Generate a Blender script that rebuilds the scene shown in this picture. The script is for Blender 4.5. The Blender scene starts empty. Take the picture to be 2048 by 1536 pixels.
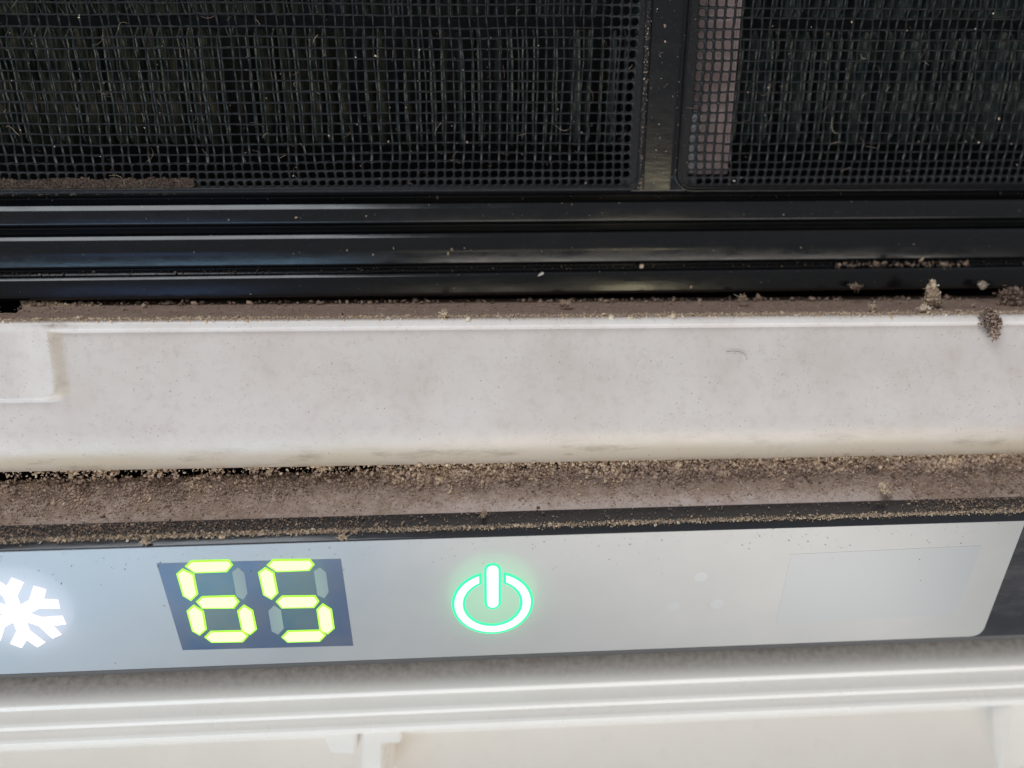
import bpy, bmesh, math, random
import numpy as np
from mathutils import Vector, Matrix

# ------------------------------------------------------------------ camera, world, lights, exposure
# lengths are thought of in millimetres; one Blender unit is one centimetre of the real unit
random.seed(7)
RS = np.random.RandomState(11)
MM = 0.1
FPX = 1539.0                                   # focal length of the phone camera in photo pixels (2048 wide)
PITCH = math.radians(25.0)                     # the phone looks 25 degrees down at the unit
W0 = 84.0                                      # distance phone -> crossbar in mm
SP, CP = math.sin(PITCH), math.cos(PITCH)


def WP(p):
    """(x, v, w) mm: along the unit, up the picture plane, away from the phone -> world units (z up, y into the unit)."""
    p = np.asarray(p, float)
    x, v, w = p[..., 0], p[..., 1], p[..., 2] - W0
    return np.stack([x, v * SP + w * CP, v * CP - w * SP], -1) * MM


Xc = np.array([1, 0.0195, 0.0554]); Xc /= np.linalg.norm(Xc)
Uc = np.array([0, 1.0, 0]); Uc -= Uc.dot(Xc) * Xc; Uc /= np.linalg.norm(Uc)
Fc = np.array([0, 0, 1.0]); Fc -= Fc.dot(Xc) * Xc + Fc.dot(Uc) * Uc; Fc /= np.linalg.norm(Fc)
CAM = np.stack([Xc, Uc, Fc], 1)                # columns: unit axes seen in camera axes (right, up, forward)


def ray(px, py):
    return CAM.T @ np.array([(px - 1024) / FPX, -(py - 768) / FPX, 1.0])


def vw(py, w):
    """profile point seen on picture row py (centre column) at depth w"""
    r = ray(1024, py)
    return (r[1] / r[2] * w, w)


S = bpy.context.scene
S.unit_settings.system = 'METRIC'
S.unit_settings.scale_length = 0.01
cd = bpy.data.cameras.new('camera')
cam = bpy.data.objects.new('camera', cd)
S.collection.objects.link(cam)
S.camera = cam
cd.sensor_fit = 'HORIZONTAL'
cd.sensor_width = 34.6
cd.lens = 34.6 * FPX / 2048
cd.clip_start = 0.05
cd.clip_end = 2000
cd.dof.use_dof = True
cd.dof.focus_distance = 8.5
cd.dof.aperture_fstop = cd.lens * 1e-3 / 0.25
o0 = WP([0, 0, 0])
rt, up, fw = [WP(CAM[i]) - o0 for i in range(3)]
rt, up, fw = [a / np.linalg.norm(a) for a in (rt, up, fw)]
cam.matrix_world = Matrix(((rt[0], up[0], -fw[0], o0[0]), (rt[1], up[1], -fw[1], o0[1]), (rt[2], up[2], -fw[2], o0[2]), (0, 0, 0, 1)))

world = bpy.data.worlds.new('World')
S.world = world
world.use_nodes = True
bg = world.node_tree.nodes['Background']
bg.inputs[0].default_value = (0.92, 0.96, 1.0, 1)
bg.inputs[1].default_value = 0.20


def lamp(name, pos_cm, target_mm, size, radiance, col, sy=None):
    d = bpy.data.lights.new(name, 'AREA')
    d.shape = 'RECTANGLE'
    d.size = size
    d.size_y = sy or size
    d.energy = radiance * math.pi * d.size * d.size_y
    d.color = col
    o = bpy.data.objects.new(name, d)
    S.collection.objects.link(o)
    a = Vector(WP(np.array(pos_cm) * 10.0))
    b = Vector(WP(target_mm))
    o.location = a
    o.rotation_euler = (b - a).to_track_quat('-Z', 'Y').to_euler()
    return o


lamp('ceiling_bounce_lamp', (-28, 58, -30), (0, 0, 88), 40, 4.6, (0.90, 0.95, 1.0))
lamp('reflection_lamp_warm', (21, -37, -70), (0, 0, 88), 8, 5.0, (1.0, 0.88, 0.56), 10)  # unseen, added for the warm patch reflected in the black rails
lamp('reflection_lamp_dim', (1, -38, -70), (0, 0, 88), 16, 1.2, (1.0, 0.90, 0.64), 10)  # unseen, added for the weaker beige reflection mid-rail
lamp('reflection_lamp_blue', (-36, -36, -66), (0, 0, 88), 20, 1.0, (0.25, 0.45, 1.0), 18)  # unseen, added for the bluish reflection at the left of the rails
lamp('window_lamp_blue', (-34, -62, -36), (0, -10, 88), 52, 3.2, (0.40, 0.69, 1.0), 46)
lamp('window_lamp', (21, -62, -36), (0, -10, 88), 58, 3.4, (1.0, 0.93, 0.85), 46)
lamp('window_lamp_far', (-84, -62, -36), (0, -10, 88), 46, 3.0, (1.0, 0.94, 0.87), 46)

S.render.engine = 'CYCLES'
S.cycles.use_denoising = True
try:
    S.cycles.denoiser = 'OPENIMAGEDENOISE'
except Exception:
    pass
S.cycles.max_bounces = 8
S.view_settings.view_transform = 'Standard'
S.view_settings.look = 'None'
S.view_settings.gamma = 1.0
S.view_settings.exposure = 0.2

# ------------------------------------------------------------------ helpers
ORG = {}


def link(o, parent):
    S.collection.objects.link(o)
    if parent is not None:
        o.parent = parent


def root(name, at_mm, label, cat, group=None):
    o = bpy.data.objects.new(name, None)
    o.empty_display_size = 0.5
    link(o, None)
    o.location = Vector(WP(at_mm))
    ORG[o] = np.array(o.location)
    tag(o, label, cat, group)
    return o


def tag(o, label=None, cat=None, group=None, kind=None):
    if label: o['label'] = label
    if cat: o['category'] = cat
    if group: o['group'] = group
    if kind: o['kind'] = kind
    return o


def mk(name, P, faces, mat, parent=None, smooth=False, attrs=None, mats=None, midx=None, kind=None):
    """P: (n,3) mm points; faces: list of tuples or (m,k) int array"""
    P = WP(P)
    c = (P.min(0) + P.max(0)) / 2
    me = bpy.data.meshes.new(name)
    if isinstance(faces, np.ndarray):
        m, k = faces.shape
        me.vertices.add(len(P)); me.vertices.foreach_set('co', (P - c).astype(np.float32).ravel())
        me.loops.add(m * k); me.loops.foreach_set('vertex_index', faces.astype(np.int32).ravel())
        me.polygons.add(m)
        me.polygons.foreach_set('loop_start', np.arange(0, m * k, k, dtype=np.int32))
        me.update(calc_edges=True)
        me.validate()
    else:
        me.from_pydata((P - c).tolist(), [], [tuple(int(i) for i in f) for f in faces])
    for q in (mats or [mat]):
        me.materials.append(q)
    if midx is not None:
        me.polygons.foreach_set('material_index', np.asarray(midx, np.int32))
    if smooth:
        me.polygons.foreach_set('use_smooth', np.ones(len(me.polygons), bool))
    for an, av in (attrs or {}).items():
        a = me.attributes.new(an, 'FLOAT', 'POINT')
        a.data.foreach_set('value', np.asarray(av, np.float32))
    o = bpy.data.objects.new(name, me)
    link(o, parent)
    o.location = Vector(c - (ORG[parent] if parent is not None else 0))
    ORG[o] = c
    if kind:
        o['kind'] = kind
    return o


def hash2(ix, iy, seed):
    n = (ix.astype(np.int64) * 374761393 + iy.astype(np.int64) * 668265263 + seed * 974634777) & 0x7fffffff
    n = (n ^ (n >> 13)) * 1274126177 & 0x7fffffff
    return ((n ^ (n >> 16)) & 0xffff) / 65535.0


def vnoise(x, y, seed=0):
    ix, iy = np.floor(x), np.floor(y)
    fx, fy = x - ix, y - iy
    fx, fy = fx * fx * (3 - 2 * fx), fy * fy * (3 - 2 * fy)
    a, b = hash2(ix, iy, seed), hash2(ix + 1, iy, seed)
    c, d = hash2(ix, iy + 1, seed), hash2(ix + 1, iy + 1, seed)
    return (a * (1 - fx) + b * fx) * (1 - fy) + (c * (1 - fx) + d * fx) * fy


def fbm(x, y, seed=0, oct=4):
    t, a, s = 0, 0.5, 0
    for k in range(oct):
        t = t + a * vnoise(x * 2 ** k, y * 2 ** k, seed + k * 17); s += a; a *= 0.55
    return t / s


def sstep(a, b, x):
    t = np.clip((x - a) / (b - a), 0, 1)
    return t * t * (3 - 2 * t)


def grid_faces(nu, nv):
    i = np.arange(nu - 1)[:, None] * nv + np.arange(nv - 1)[None, :]
    i = i.ravel()
    return np.stack([i, i + 1, i + nv + 1, i + nv], 1)


def fillet(pts, n=5):
    """pts: (v, w, r) -> rounded open polyline"""
    out = []
    for i, (a, b, r) in enumerate(pts):
        p = np.array([a, b])
        if r <= 0 or i in (0, len(pts) - 1):
            out.append(p); continue
        q0, q1 = np.array(pts[i - 1][:2]), np.array(pts[i + 1][:2])
        d0, d1 = q0 - p, q1 - p
        l0, l1 = np.linalg.norm(d0), np.linalg.norm(d1)
        d0, d1 = d0 / l0, d1 / l1
        ang = math.acos(np.clip(d0.dot(d1), -1, 1))
        if ang > 3.1:
            out.append(p); continue
        t = min(r / math.tan(ang / 2), 0.48 * l0, 0.48 * l1)
        a0, a1 = p + d0 * t, p + d1 * t
        for k in range(n + 1):
            s = k / n
            out.append((1 - s) ** 2 * a0 + 2 * s * (1 - s) * p + s * s * a1)
    return np.array(out)


SKEW = 0.007


def extrude(name, prof, x0, x1, mat, parent, nx=2, skew=0.0, smooth=True, closed=True, attrs=None):
    """closed cross-section (v,w) run along the unit, with end caps"""
    xs = np.linspace(x0, x1, nx)
    n = len(prof)
    P = np.zeros((nx, n, 3))
    P[:, :, 0] = xs[:, None]
    P[:, :, 1] = prof[None, :, 0] - skew * xs[:, None]
    P[:, :, 2] = prof[None, :, 1]
    f = []
    for i in range(nx - 1):
        for j in range(n if closed else n - 1):
            k = (j + 1) % n
            f.append((i * n + j, i * n + k, (i + 1) * n + k, (i + 1) * n + j))
    if closed:
        f.append(tuple(range(n))[::-1])
        f.append(tuple((nx - 1) * n + j for j in range(n)))
    o = mk(name, P.reshape(-1, 3), f, mat, parent)
    me = o.data
    bm = bmesh.new(); bm.from_mesh(me); bmesh.ops.recalc_face_normals(bm, faces=bm.faces[:])
    bm.to_mesh(me); bm.free()
    if smooth:
        me.polygons.foreach_set('use_smooth', np.ones(len(me.polygons), bool))
        me.set_sharp_from_angle(angle=math.radians(38))
    return o


# ------------------------------------------------------------------ materials
def mat(name, col=(0.5, 0.5, 0.5), rough=0.5, spec=0.5, coat=0.0, coat_rough=0.1, emit=None, es=0.0):
    m = bpy.data.materials.new(name)
    m.use_nodes = True
    b = m.node_tree.nodes['Principled BSDF']
    b.inputs['Base Color'].default_value = (*col, 1)
    b.inputs['Roughness'].default_value = rough
    b.inputs['Specular IOR Level'].default_value = spec
    b.inputs['Coat Weight'].default_value = coat
    b.inputs['Coat Roughness'].default_value = coat_rough
    if emit:
        b.inputs['Emission Color'].default_value = (*emit, 1)
        b.inputs['Emission Strength'].default_value = es
    return m


class NT:
    def __init__(s, m):
        s.t = m.node_tree; s.b = s.t.nodes['Principled BSDF']
        s.co = s.t.nodes.new('ShaderNodeTexCoord').outputs['Object']

    def n(s, typ, **kw):
        x = s.t.nodes.new(typ)
        for k, v in kw.items(): setattr(x, k, v)
        return x

    def l(s, a, b): s.t.links.new(a, b)

    def noise(s, scale, detail=4, rough=0.6, stretch=None, seed=0.0):
        x = s.n('ShaderNodeTexNoise')
        x.inputs['Scale'].default_value = scale
        x.inputs['Detail'].default_value = detail
        x.inputs['Roughness'].default_value = rough
        mp = s.n('ShaderNodeMapping')
        mp.inputs['Location'].default_value = (seed, seed * 1.7, -seed)
        if stretch: mp.inputs['Scale'].default_value = stretch
        s.l(s.co, mp.inputs[0]); s.l(mp.outputs[0], x.inputs['Vector'])
        return x.outputs['Fac']

    def ramp(s, fac, stops):
        r = s.n('ShaderNodeValToRGB')
        e = r.color_ramp.elements
        while len(e) < len(stops): e.new(0.5)
        for k, (p, c) in zip(e, stops):
            k.position = p
            k.color = (*c, 1) if len(c) == 3 else c
        s.l(fac, r.inputs[0])
        return r.outputs[0]

    def mix(s, fac, a, b, blend='MIX'):
        x = s.n('ShaderNodeMix', data_type='RGBA', blend_type=blend)
        for sock, v in ((x.inputs['Factor'], fac), (x.inputs[6], a), (x.inputs[7], b)):
            if isinstance(v, (int, float)): sock.default_value = v
            elif isinstance(v, tuple): sock.default_value = (*v, 1)
            else: s.l(v, sock)
        return x.outputs[2]

    def math(s, op, a, b=0.0):
        x = s.n('ShaderNodeMath', operation=op)
        for sock, v in ((x.inputs[0], a), (x.inputs[1], b)):
            if isinstance(v, (int, float)): sock.default_value = v
            else: s.l(v, sock)
        return x.outputs[0]

    def attr(s, name):
        x = s.n('ShaderNodeAttribute'); x.attribute_name = name
        return x.outputs['Fac']

    def bump(s, h, strength, dist=0.02):
        x = s.n('ShaderNodeBump')
        x.inputs['Strength'].default_value = strength
        x.inputs['Distance'].default_value = dist
        s.l(h, x.inputs['Height']); s.l(x.outputs[0], s.b.inputs['Normal'])

    def col(s, c): s.l(c, s.b.inputs['Base Color'])

    def rough(s, c): s.l(c, s.b.inputs['Roughness'])


W3 = (1, 1, 1); K3 = (0, 0, 0)


def make_white(name, base, dusty=True, rough=0.38, speck=0.6, sm=1.0, dirt_shade=(0.34, 0.235, 0.182)):
    m = mat(name, base, rough)
    t = NT(m)
    smudge = t.ramp(t.noise(0.9, 5, 0.62, seed=3), [(0.44, K3), (0.64, W3)])
    c = t.mix(t.math('MULTIPLY', t.attr('film'), 0.8), base, (base[0] * 0.83, base[1] * 0.80, base[2] * 0.79))
    c = t.mix(t.math('MULTIPLY', smudge, 0.5 * sm), c, (0.845, 0.805, 0.78), 'MULTIPLY')
    fine = t.ramp(t.noise(9.0, 4, 0.7, seed=8), [(0.50, K3), (0.70, W3)])
    c = t.mix(t.math('MULTIPLY', fine, 0.24 * sm), c, (0.66, 0.58, 0.56), 'MULTIPLY')
    if dusty:
        st = t.attr('stain')
        stn = t.math('MULTIPLY', st, t.math('ADD', t.noise(2.2, 5, 0.65, (0.35, 1, 1), 5), 0.45))
        c = t.mix(stn, c, (base[0] * 0.80, base[1] * 0.72, base[2] * 0.57))
        grime = t.ramp(t.noise(5.0, 5, 0.72, (0.25, 1, 1), 21), [(0.55, K3), (0.68, W3)])
        c = t.mix(t.math('MULTIPLY', t.math('MULTIPLY', grime, st), 0.5), c, (0.24, 0.18, 0.12))
        br = t.attr('brown')
        c = t.mix(t.math('MINIMUM', t.math('MULTIPLY', br, t.math('ADD', t.noise(14, 4, 0.7, seed=2), 0.5)), 1.0), c, dirt_shade)
    v = t.n('ShaderNodeTexVoronoi'); v.inputs['Scale'].default_value = 11.0
    t.l(t.co, v.inputs['Vector'])
    dots = t.ramp(v.outputs['Distance'], [(0.05, W3), (0.12, K3)])
    pick = t.ramp(t.noise(3.3, 3, 0.7, seed=14), [(0.43, K3), (0.56, W3)])
    c = t.mix(t.math('MULTIPLY', t.math('MULTIPLY', dots, pick), speck), c, (0.16, 0.12, 0.10))
    v2 = t.n('ShaderNodeTexVoronoi'); v2.inputs['Scale'].default_value = 24.0
    mp = t.n('ShaderNodeMapping'); mp.inputs['Rotation'].default_value = (0, 0.6, 0); mp.inputs['Scale'].default_value = (0.6, 1, 1)
    t.l(t.co, mp.inputs[0]); t.l(mp.outputs[0], v2.inputs['Vector'])
    d2 = t.ramp(v2.outputs['Distance'], [(0.08, W3), (0.22, K3)])
    p2_ = t.ramp(t.noise(2.0, 5, 0.75, seed=44), [(0.45, K3), (0.62, W3)])
    c = t.mix(t.math('MULTIPLY', t.math('MULTIPLY', d2, p2_), speck * 0.8), c, (0.25, 0.19, 0.16))
    t.col(c)
    t.bump(t.noise(60, 3, 0.6), 0.10, 0.01)
    t.rough(t.ramp(t.noise(2.5, 4, 0.6, seed=30), [(0.3, (rough - 0.06,) * 3), (0.7, (rough + 0.14,) * 3)]))
    return m


M_WHITE = make_white('dusty_white_plastic', (0.80, 0.735, 0.685), True, 0.30)
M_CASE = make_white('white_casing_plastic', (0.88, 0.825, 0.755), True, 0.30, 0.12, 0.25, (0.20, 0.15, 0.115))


def make_black(name, base=0.012, rough=0.16, dust=0.5, scale=30, spec=0.5):
    m = mat(name, (base,) * 3, rough, spec)
    t = NT(m)
    d = t.ramp(t.noise(scale, 5, 0.75, seed=2), [(0.5, K3), (0.8, W3)])
    big = t.noise(1.1, 4, 0.6, (0.5, 1, 1), 9)
    c = t.mix(t.math('MULTIPLY', t.math('MULTIPLY', d, big), dust), (base, base, base * 1.15), (0.17, 0.145, 0.13))
    t.col(c)
    t.rough(t.ramp(t.noise(4, 5, 0.7, (0.4, 1, 1), 4), [(0.40, (rough,) * 3), (0.8, (rough + 0.20,) * 3)]))
    t.bump(t.noise(24, 3, 0.6, (0.15, 1, 1)), 0.06, 0.01)
    return m


M_FRAME = make_black('black_filter_plastic', 0.008, 0.12, 0.14)
M_PLATE = make_black('dusty_filter_plate', 0.009, 0.42, 0.45, 40, 0.25)
M_THREAD = make_black('filter_thread', 0.008, 0.26, 0.40, 22, 0.45)
M_WEFT = make_black('filter_cross_thread', 0.008, 0.42, 0.40, 22, 0.2)
M_COVER = make_black('smoked_black_glass', 0.03, 0.10, 0.3, 40)
M_DARK = mat('dark_interior', (0.006, 0.007, 0.009), 0.8)

m = mat('dull_fin_metal', (0.05, 0.055, 0.05), 0.45)
t = NT(m)
t.col(t.ramp(t.noise(5, 5, 0.7, (3, 3, 0.6), 4), [(0.40, (0.015, 0.032, 0.032)), (0.52, (0.09, 0.10, 0.08)), (0.68, (0.42, 0.37, 0.27))]))
M_FIN = m

m = mat('pinkish_dusty_plastic', (0.2, 0.14, 0.13), 0.7)
t = NT(m)
t.col(t.ramp(t.noise(3, 5, 0.7, (1, 1, 1), 6), [(0.3, (0.25, 0.165, 0.145)), (0.7, (0.46, 0.345, 0.32))]))
M_PINK = m
m = mat('pale_dusty_plastic', (0.4, 0.36, 0.35), 0.7)
t = NT(m)
t.col(t.ramp(t.noise(6, 4, 0.7, seed=1), [(0.3, (0.5, 0.45, 0.44)), (0.7, (0.75, 0.70, 0.69))]))
M_PALE = m


def make_dust(name, bright=1.0):
    m = mat(name, (0.15, 0.12, 0.1), 0.95, 0.15)
    t = NT(m)
    v = t.math('ADD', t.attr('tone'), t.math('MULTIPLY', t.math('SUBTRACT', t.noise(40, 4, 0.7), 0.5), 0.5))
    k = bright
    t.col(t.ramp(v, [(0.0, (0.07 * k, 0.047 * k, 0.037 * k)), (0.35, (0.28 * k, 0.195 * k, 0.155 * k)), (0.62, (0.50 * k, 0.365 * k, 0.28 * k)), (0.85, (0.72 * k, 0.56 * k, 0.37 * k)), (1.0, (0.74 * k, 0.68 * k, 0.60 * k))]))
    return m


M_DUST = make_dust('grey_brown_dust')
M_FILM = make_dust('dark_brown_film', 0.32)
M_HEAP = make_dust('crumbly_brown_dust', 1.35)

m = mat('housing_under_dust', (0.2, 0.17, 0.16), 0.75, 0.3)
t = NT(m)
v = t.math('ADD', t.attr('tone'), t.math('MULTIPLY', t.math('SUBTRACT', t.noise(26, 5, 0.75), 0.5), 0.55))
t.col(t.ramp(v, [(0.0, (0.13, 0.088, 0.067)), (0.35, (0.37, 0.26, 0.20)), (0.6, (0.60, 0.475, 0.42)), (0.9, (0.75, 0.67, 0.63))]))
t.bump(t.noise(50, 4, 0.7), 0.5, 0.02)
M_HOUSING = m

# display materials
m = mat('pale_display_print', (0.47, 0.475, 0.47), 0.30, 0.7, 1.0, 0.26)
t = NT(m)
c = t.mix(t.ramp(t.noise(0.9, 4, 0.55, seed=2), [(0.35, K3), (0.7, W3)]), (0.370, 0.355, 0.336), (0.330, 0.322, 0.309))
d = t.ramp(t.noise(30, 4, 0.8, seed=6), [(0.66, K3), (0.76, W3)])
t.col(t.mix(t.math('MULTIPLY', d, 0.35), c, (0.3, 0.27, 0.25)))
M_PRINT = m
M_SENSOR = mat('bluish_sensor_window', (0.322, 0.330, 0.334), 0.30, 0.7, 1.0, 0.26)
M_DOT = mat('unlit_indicator', (0.375, 0.377, 0.37), 0.30, 0.7, 1.0, 0.26)
m = mat('smoked_digit_window', (0.12, 0.15, 0.21), 0.3, 0.5, 0.5, 0.12)
t = NT(m)
t.col(t.ramp(t.noise(1.6, 3, 0.5, seed=12), [(0.35, (0.045, 0.080, 0.165)), (0.65, (0.10, 0.105, 0.145))]))
M_WINDOW = m
M_UNLIT = mat('unlit_segment', (0.25, 0.28, 0.32), 0.35)
M_LIME_CORE = mat('lime_light_core', (0.02, 0.02, 0.02), 0.5, emit=(1.0, 1.12, 0.56), es=1.0)
M_LIME_RIM = mat('lime_light_rim', (0.02, 0.02, 0.02), 0.5, emit=(0.36, 1.0, 0.0), es=1.25)
M_GREEN_CORE = mat('green_light_core', (0.02, 0.02, 0.02), 0.5, emit=(0.86, 1.0, 0.95), es=1.15)
M_GREEN_RIM = mat('green_light_rim', (0.02, 0.02, 0.02), 0.5, emit=(0.0, 1.0, 0.30), es=1.3)
M_WHITE_CORE = mat('white_light_core', (0.02, 0.02, 0.02), 0.5, emit=(0.95, 0.95, 1.0), es=2.4)
M_WHITE_RIM = mat('white_light_rim', (0.02, 0.02, 0.02), 0.5, emit=(0.80, 0.78, 1.0), es=1.3)

# ------------------------------------------------------------------ the air conditioner: body
AC = root('air_conditioner', (0, -10, 92), 'open white wall air conditioner with dusty crossbar, lit display and dark fins inside', 'air conditioner')
XA, XB = -105.0, 105.0

# crossbar: white rail with a proud lip and a proud tab at its left end
lip = vw(636, 84.1)
prof = fillet([(*vw(597, 93.6), 0), (*vw(601, 93.0), 0.3), (lip[0], lip[1], 1.0), (*vw(657, 84.1), 0), ])
body = fillet([(*vw(657, 84.1), 0), (*vw(780, 83.7), 60), (*vw(880, 84.3), 30), (*vw(926, 86.3), 0)], 24)
und = fillet([(*vw(926, 86.4), 0), (vw(926, 86.4)[0] + 0.1, 87.2, 0.3), (vw(926, 86.4)[0] + 0.9, 93.6, 0)])
line = np.concatenate([prof[:-1], body[:-1], und])
seg = np.r_[0, np.cumsum(np.linalg.norm(np.diff(line, axis=0), axis=1))]
ns = 300
ss = np.linspace(0, seg[-1], ns)
pv, pw = np.interp(ss, seg, line[:, 0]), np.interp(ss, seg, line[:, 1])
xs = np.concatenate([np.linspace(XA, -64, 30)[:-1], np.linspace(-64, -44, 240)[:-1], np.linspace(-44, XB, 420)])
X, Vv = np.meshgrid(xs, pv, indexing='ij')
_, Ww = np.meshgrid(xs, pw, indexing='ij')
# where lines of the photograph lie on this face
def on_cross(px, py, w=84.0):
    r = ray(px, py); p = r / r[2] * w
    return p[0], p[1] + SKEW * p[0]
line_v = on_cross(1024, 655)[1]
tx_top, _ = on_cross(90, 668)
tx_bot, tb_v = on_cross(113, 798)
low = sstep(line_v + 0.18, line_v - 0.10, Vv)                        # 1 below the lip line
tt = np.clip((line_v - Vv) / (line_v - tb_v), 0, 1.2)
edge_x = tx_top + (tx_bot - tx_top) * tt
rc = 1.5
dx, dv = X - edge_x, tb_v - Vv                                       # signed distances past the tab's edges
qx, qv = np.maximum(dx + rc, 0), np.maximum(dv + rc, 0)
dd = np.sqrt(qx ** 2 + qv ** 2) - rc
wx = qx ** 2 / (qx ** 2 + qv ** 2 + 1e-6)
wallx = sstep(-0.05, 0.32 + 1.25 * wx, dd)
wallv = sstep(0.6, 0.2, wx)
tabout = wallx
depth = 0.55 * low * tabout
front = (ss > seg[len(prof) - 2] - 0.5)[None, :]
Ww = Ww + depth * front
Ww = Ww + 0.05 * (fbm(X * 0.03 + 9, Vv * 0.05, 5, 2) - 0.5)
P = np.stack([X, Vv - SKEW * X, Ww], -1)
stain = sstep(-4.6, -8.4, Vv) * (0.55 + 0.6 * fbm(X * 0.08, Vv * 0.3, 8, 3))
stain = np.maximum(stain, 0.5 * low * (wallx > 0.03) * (wallx < 0.985) * sstep(1.9, 0.9, dx) * (1 - wallv))
top = ss < seg[len(prof) - 2]
brown = np.where(top[None, :], sstep(lip[0] - 0.15, lip[0] + 0.25, Vv), 0)
brown = np.maximum(brown, sstep(-8.3, -8.9, Vv) * 0.5 * fbm(X * 0.5, Vv, 3, 4))
smx, smv = on_cross(108, 650)
brown = np.maximum(brown, 1.0 * np.exp(-((X - smx) / 1.8) ** 2 - ((Vv - smv) / 0.3) ** 2) * fbm(X * 3, Vv * 3, 41, 4) * 1.3)
film = low * np.maximum(tabout, 0.75 * sstep(-1.6, -4.5, dx + 0.8 * (fbm(X * 0.4, Vv * 0.4, 2, 3) - 0.5)))
F = grid_faces(len(xs), ns)
# bite missing from the back of the dusty top at the far left
nx_, nv_ = on_cross(48, 612, 91.0)
ctr = P.reshape(-1, 3)[F].mean(1)
cv0 = ctr[:, 1] + SKEW * ctr[:, 0]
bite = (cv0 > on_cross(20, 624, 86)[1] + 0.25 * fbm(ctr[:, 0] * 1.5, ctr[:, 2] * 0.5, 3, 4)) & (ctr[:, 0] < nx_ + 2.4 * (fbm(ctr[:, 2] * 0.45, ctr[:, 0] * 0.2, 6, 3) - 0.5)) & (ctr[:, 2] > 86.3) & (cv0 > 2)
o = mk('crossbar', P.reshape(-1, 3), F[~bite][:, ::-1].copy(), M_WHITE, AC, True, {'stain': stain.ravel(), 'brown': brown.ravel(), 'film': film.ravel()})

# housing slope below the crossbar, brown with dust
hf, hb = np.array(vw(1023, 85.2)), np.array(vw(944, 88.8))
hd = hb - hf; hl = np.linalg.norm(hd); hd /= hl
hn = np.array([hd[1], -hd[0]])                                        # up and towards the phone
nxs, nst = 1700, 96
xs = np.linspace(XA, XB, nxs)
st = np.linspace(0, 1.12, nst)
X, T = np.meshgrid(xs, st, indexing='ij')
def heap(x, s):
    """dust height in mm over the slope"""
    side = sstep(-16, -4, x) * 0.55 + 0.45 + 0.25 * sstep(42, 55, x)
    back = sstep(0.42, 0.95, s + 0.22 * (fbm(x * 0.25, s * 2, 12, 3) - 0.5))
    return side * back
H = heap(X, T)
def bed(x, T_):
    """height of the matted dust over the slope: rounded lumps with cracks between them"""
    wx, wt = x + 0.5 * (fbm(x * 1.3, T_ * hl * 1.3, 91, 3) - 0.5), T_ * hl + 0.5 * (fbm(x * 1.3, T_ * hl * 1.3, 92, 3) - 0.5)
    r_ = fbm(x * 2.6, T_ * hl * 2.6, 30, 4) - 0.5
    lump = np.minimum(1, 3.0 * np.abs(2 * vnoise(wx * 1.05, wt * 1.25, 33) - 1)) ** 0.6 * (0.35 + 0.65 * vnoise(wx * 0.8, wt * 0.9, 35))
    lump2 = np.minimum(1, 2.5 * np.abs(2 * vnoise(wx * 2.6, wt * 2.8, 37) - 1)) ** 0.6
    h_ = heap(x, T_)
    return (0.10 * r_ + h_ * (0.95 * lump + 0.32 * lump2 + 0.3 * r_) + 0.10 * sstep(-10, -40, x) * lump2) * sstep(-0.01, 0.06, T_), lump * 0.6 + lump2 * 0.4


disp, lumps = bed(X, T)
rough = fbm(X * 2.2, T * hl * 2.2, 30, 5) - 0.5
bb = sstep(1.0, 1.1, T) * 3.0
v = hf[0] + hd[0] * T * hl + hn[0] * disp - bb
w = hf[1] + hd[1] * T * hl + hn[1] * disp
tone = 0.40 + 0.22 * sstep(0.45, 0.10, T) * sstep(-20, 8, X) * sstep(54, 44, X) + 0.25 * (fbm(X * 0.7, T * 3, 50, 4) - 0.5) - 0.04 * H + 0.30 * H * (lumps - 0.5) + 0.10 * rough
P = np.stack([X, v, w], -1)
mk('housing', P.reshape(-1, 3), grid_faces(nxs, nst)[:, ::-1].copy(), M_HOUSING, AC, True, {'tone': tone.ravel()})

# dark insides
extrude('inner_tray', np.array([vw(1040, 86.0), vw(935, 93.5), vw(640, 97), vw(380, 112), vw(-400, 118), vw(-400, 121), vw(640, 121), vw(1060, 110)]), XA, XB, M_DARK, AC)

# ------------------------------------------------------------------ display unit
DA = math.radians(27.0)
dv0, dw0 = vw(1071, 81.7)
DN = np.array([0, -math.sin(DA), -math.cos(DA)])
DT = np.array([0, -math.cos(DA), math.sin(DA)])
DO = np.array([0, dv0, dw0])


def D(x, t, h=0.0):
    x, t, h = np.broadcast_arrays(np.asarray(x, float), np.asarray(t, float), np.asarray(h, float))
    return DO + np.stack([x, 0 * x, 0 * x], -1) + t[..., None] * DT + h[..., None] * DN


def dpx(px, py):
    r = ray(px, py)
    k = DO.dot(DN) / r.dot(DN)
    p = r * k
    return np.array([p[0], (p - DO).dot(DT)])


TL = dpx(1024, 1309)[1]
pt = lambda t, h: (D(0, t, h)[1], D(0, t, h)[2])
prof = fillet([(*vw(1020, 86.0), 0), (*vw(1023, 84.9), 0.15), (*vw(1053, 82.5), 0.35), (dv0, dw0, 0.25), (*pt(TL, 0), 0.12), (*pt(TL + 1.25, -0.5), 0.2), (*pt(TL + 1.3, -4.0), 0), (*pt(5, -5), 0)], 4)
COVER = extrude('display_panel', prof, XA, XB, M_COVER, AC)

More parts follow.
